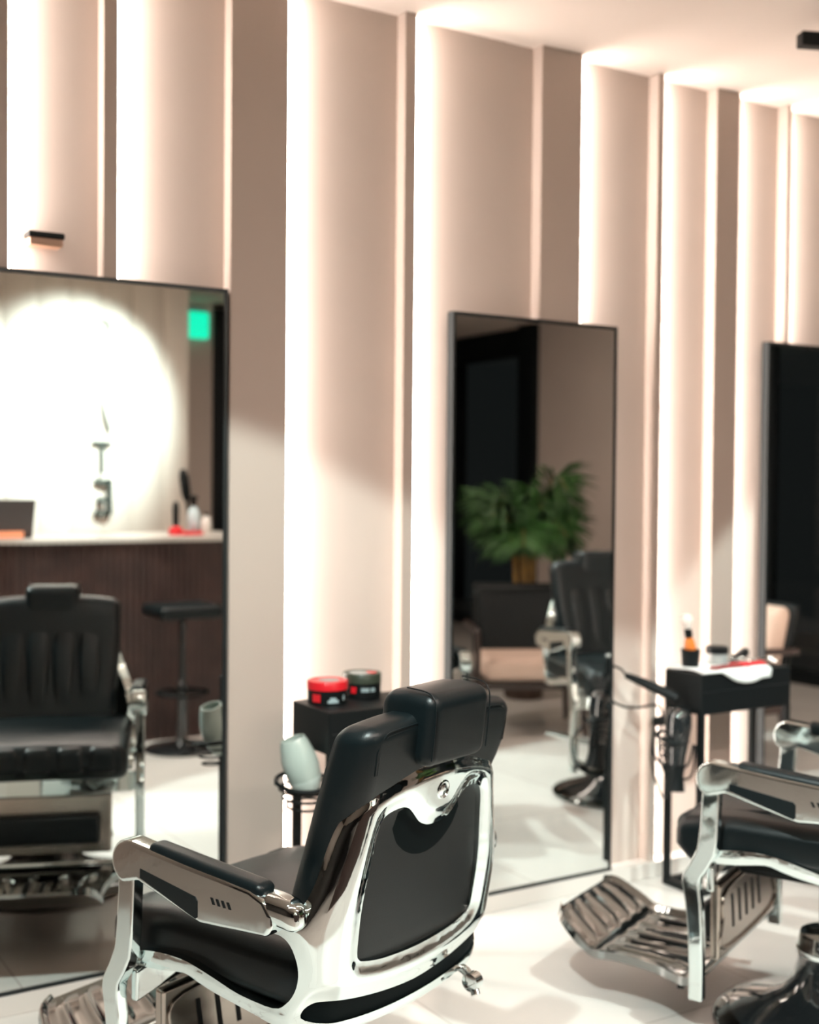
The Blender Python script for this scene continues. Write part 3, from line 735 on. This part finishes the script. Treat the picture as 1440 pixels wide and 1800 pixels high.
br_ = thing('neck_brush', 'black neck brush standing upright on the counter', 'brush', (2.585, -3.36, 1.112)); lathe('brush_foot', [(.04, 0), (.042, .03), (.028, .045), (.01, .05)], M_red, br_, n=24); lathe('brush_head', [(.012, .048), (.018, .07), (.020, .15), (.014, .185), (.004, .19)], M_black, br_, n=24, angle=60)
b2 = thing('tall_brush', 'tall black brush leaning behind the spray bottle', 'brush', (2.71, -3.44, 1.112)); b2.rotation_euler = (0, R(-8), 0); lathe('brush_stem', [(.01, 0), (.01, .2)], M_black, b2, n=16); lathe('brush_head', [(.014, .19), (.027, .23), (.028, .33), (.018, .375), (.004, .38)], M_black, b2, n=24, angle=60)
cl_ = rbox('red_cloth', (2.655, -3.30, 1.123), (.06, .035, .011), .009, M_red); tag(cl_, 'folded red cloth lying beside the neck brush', 'cloth')

stool = thing('bar_stool', 'black round bar stool before the fluted desk, seen in the left mirror', 'stool', (2.43, -2.86, 0))
rbox('seat', (0, 0, .735), (.175, .16, .035), .03, M_leather, stool)
lathe('column', [(.03, .02), (.028, .35), (.020, .36), (.020, .71)], M_blackgloss, stool, n=24); lathe('base', [(.02, 0), (.195, 0), (.20, .006), (.19, .014), (.05, .03), (.03, .05)], M_blackgloss, stool)
tube('foot_ring', [(.13*math.cos(a), .13*math.sin(a), .30) for a in [2*math.pi*i/28 for i in range(28)]], .009, M_black, stool, closed=True)
tube('foot_bar', [(-.13, 0, .30), (.13, 0, .30)], .008, M_black, stool)

# wall lettering (visible marks only)
lt = thing('wall_lettering', 'dark letters stacked upright on the ivory wall behind the desk', 'sign', (2.83, -5.455, 0))
def strokes(name, segs, w=.032):
    bm = NB()
    for (x0, z0, x1, z1) in segs:
        d = Vector((x1-x0, 0, z1-z0)); n = Vector((-d.z, 0, d.x)).normalized()*w/2
        P = [Vector((x0, 0, z0))+n, Vector((x1, 0, z1))+n, Vector((x1, 0, z1))-n, Vector((x0, 0, z0))-n]
        A = [bm.verts.new(p) for p in P]; B = [bm.verts.new(p+Vector((0, .03, 0))) for p in P]
        bm.faces.new(A[::-1]); bm.faces.new(B)
        for k in range(4): bm.faces.new((A[k], A[(k+1) % 4], B[(k+1) % 4], B[k]))
    return obj(name, bm, M_letter, lt, smooth=False)
# seen from inside the room (facing south) the x axis runs right to left
strokes('letter', [(.055, 1.17, .055, 1.427), (.055, 1.186, -.055, 1.186), (.055, 1.411, -.055, 1.411), (.03, 1.28, -.035, 1.28)])
strokes('letter', [(0, 1.465, 0, 1.69), (.07, 1.69, -.07, 1.69)], .02)
strokes('letter', [(.055, 1.77, 0, 1.98)], .014)
arcs = [(.05*math.cos(R(a)), 2.52+.05*math.sin(R(a))) for a in range(-60, 125, 20)]
strokes('letter', [(*arcs[i], *arcs[i+1]) for i in range(len(arcs)-1)], .012)

ex = thing('exit_sign', 'glowing green exit sign on the wall beside the lettered partition', 'sign', (3.86, -6.24, 2.69))
box('sign_body', -.11, .11, 0, .05, -.11, .11, M_exit, ex, bevel=.03); box('sign_mount', -.09, .09, -.01, .0, .09, .16, M_grey, ex)

# ------------------------------------------------------------------ lounge (seen in the middle and right mirrors)
def armchair(loc, rz, label, back):
    t = thing('lounge_armchair', label, 'armchair', loc, rz, 'beige lounge armchairs')
    rbox('seat_cushion', (0, 0, .375), (.27, .27, .065), .045, M_beige, t)
    def w(q): return (q.x, q.y-.22*q.z, q.z)
    rbox('back_shell', (0, -.325, .60), (.27, .03, .215), .028, M_black, t, warp=lambda q: (q.x, q.y-.22*q.z, q.z))
    rbox('back_cushion', (0, -.25, .60), (.26, .06, .20), .05, back, t, warp=w)
    bm = NB(); add_box(bm, -.30, .30, -.30, .27, .265, .305)
    obj('seat_frame', bm, M_darkwood, t, bevel=.006)
    for sx in (-1, 1):
        tube('arm', catmull([(sx*.31, .27, .30), (sx*.31, .27, .56), (sx*.31, .20, .59), (sx*.31, -.33, .58)], 5), .017, M_darkwood, t)
        for sy in (-1, 1): tube('leg', [(sx*.285, sy*.255, .28), (sx*.30, sy*.28, 0)], [.022, .014], M_darkwood, t)
    return t
armchair((4.36, -2.42, 0), R(28), 'dark armchair with a beige seat cushion, palm behind it, in the middle mirror', M_black)
armchair((4.70, -1.32, 0), R(98), 'armchair with a rounded beige back by the dark windows, seen in the right mirror', M_beige)

def palm(loc, h, n, spread, leafm, label, seed, stem_h, potr=.17, group=None):
    rnd = random.Random(seed)
    t = thing('potted_palm', label, 'plant', loc, 0, group)
    lathe('pot', [(potr*.7, 0), (potr*.75, .01), (potr, .30), (potr*.92, .30), (potr*.85, .27), (.001, .27)], M_pot, t, n=32)
    for k in range(n):
        az = 2*math.pi*k/n*1.0+rnd.uniform(-.3, .3); lean = rnd.uniform(.25, 1.0)*spread; hh = h*rnd.uniform(.72, 1.0)*(1-.25*lean/spread*.6)
        b = Vector((rnd.uniform(-.05, .05), rnd.uniform(-.05, .05), .26)); dv = Vector((math.cos(az), math.sin(az), 0))
        pts = [b, b+dv*.04+Vector((0, 0, stem_h*.5)), b+dv*lean*.28+Vector((0, 0, stem_h)), b+dv*lean*.62+Vector((0, 0, hh-.26)), b+dv*lean+Vector((0, 0, hh-.33-.1*lean))]
        cv = catmull(pts, 9)
        st = tube('stem', cv[:len(cv)], [.010*(1-.75*i/len(cv)) for i in range(len(cv))], M_stem, t, n=6)
        bm = NB()
        s0 = int(len(cv)*.45)
        for i in range(s0, len(cv)-1):
            tt = (i-s0)/(len(cv)-s0); L = (.30*math.sin(math.pi*(.15+.8*tt))+.05)*h/1.7
            T = (cv[i+1]-cv[i]).normalized(); S = T.cross(Vector((0, 0, 1))).normalized()
            for sg in (-1, 1):
                for q in (0, .5):
                    p = cv[i].lerp(cv[i+1], q); d = (S*sg*.85+T*.6+Vector((0, 0, rnd.uniform(-.35, .1)))).normalized()
                    w = T*.012; e = p+d*L+Vector((0, 0, -.12*L)); md = p+d*L*.5
                    vs = [bm.verts.new(x) for x in (p-w*.3, md-w+Vector((0, 0, .01)), e, md+w+Vector((0, 0, .01)), p+w*.3)]
                    bm.faces.new(vs)
        fr = obj('frond', bm, leafm, t, angle=80)
        s = fr.modifiers.new('sol', 'SOLIDIFY'); s.thickness = .0012
    return t
palm((4.98, -3.25, 0), 1.62, 17, .52, M_leaf, 'tall dark green potted palm behind the beige armchair', 3, .75)
palm((5.75, -3.35, 0), 1.02, 10, .34, M_leaf2, 'shorter light green potted palm to the right of the tall palm', 5, .45)
palm((7.75, -2.6, 0), 1.15, 10, .5, M_leaf2, 'light green palm outside the dark windows, nearer the mirror wall', 8, .45, group='palms outside the windows')
palm((7.8, -1.7, 0), 1.1, 10, .5, M_leaf2, 'green palm outside the dark windows, farther from the pier', 9, .45, group='palms outside the windows')
struct(box('floor_terrace', 8.6, 9.6, -9.2, .12, -.1, 0, mat('terrace_stone', (.1, .1, .1), .8))).name = 'floor_outside'
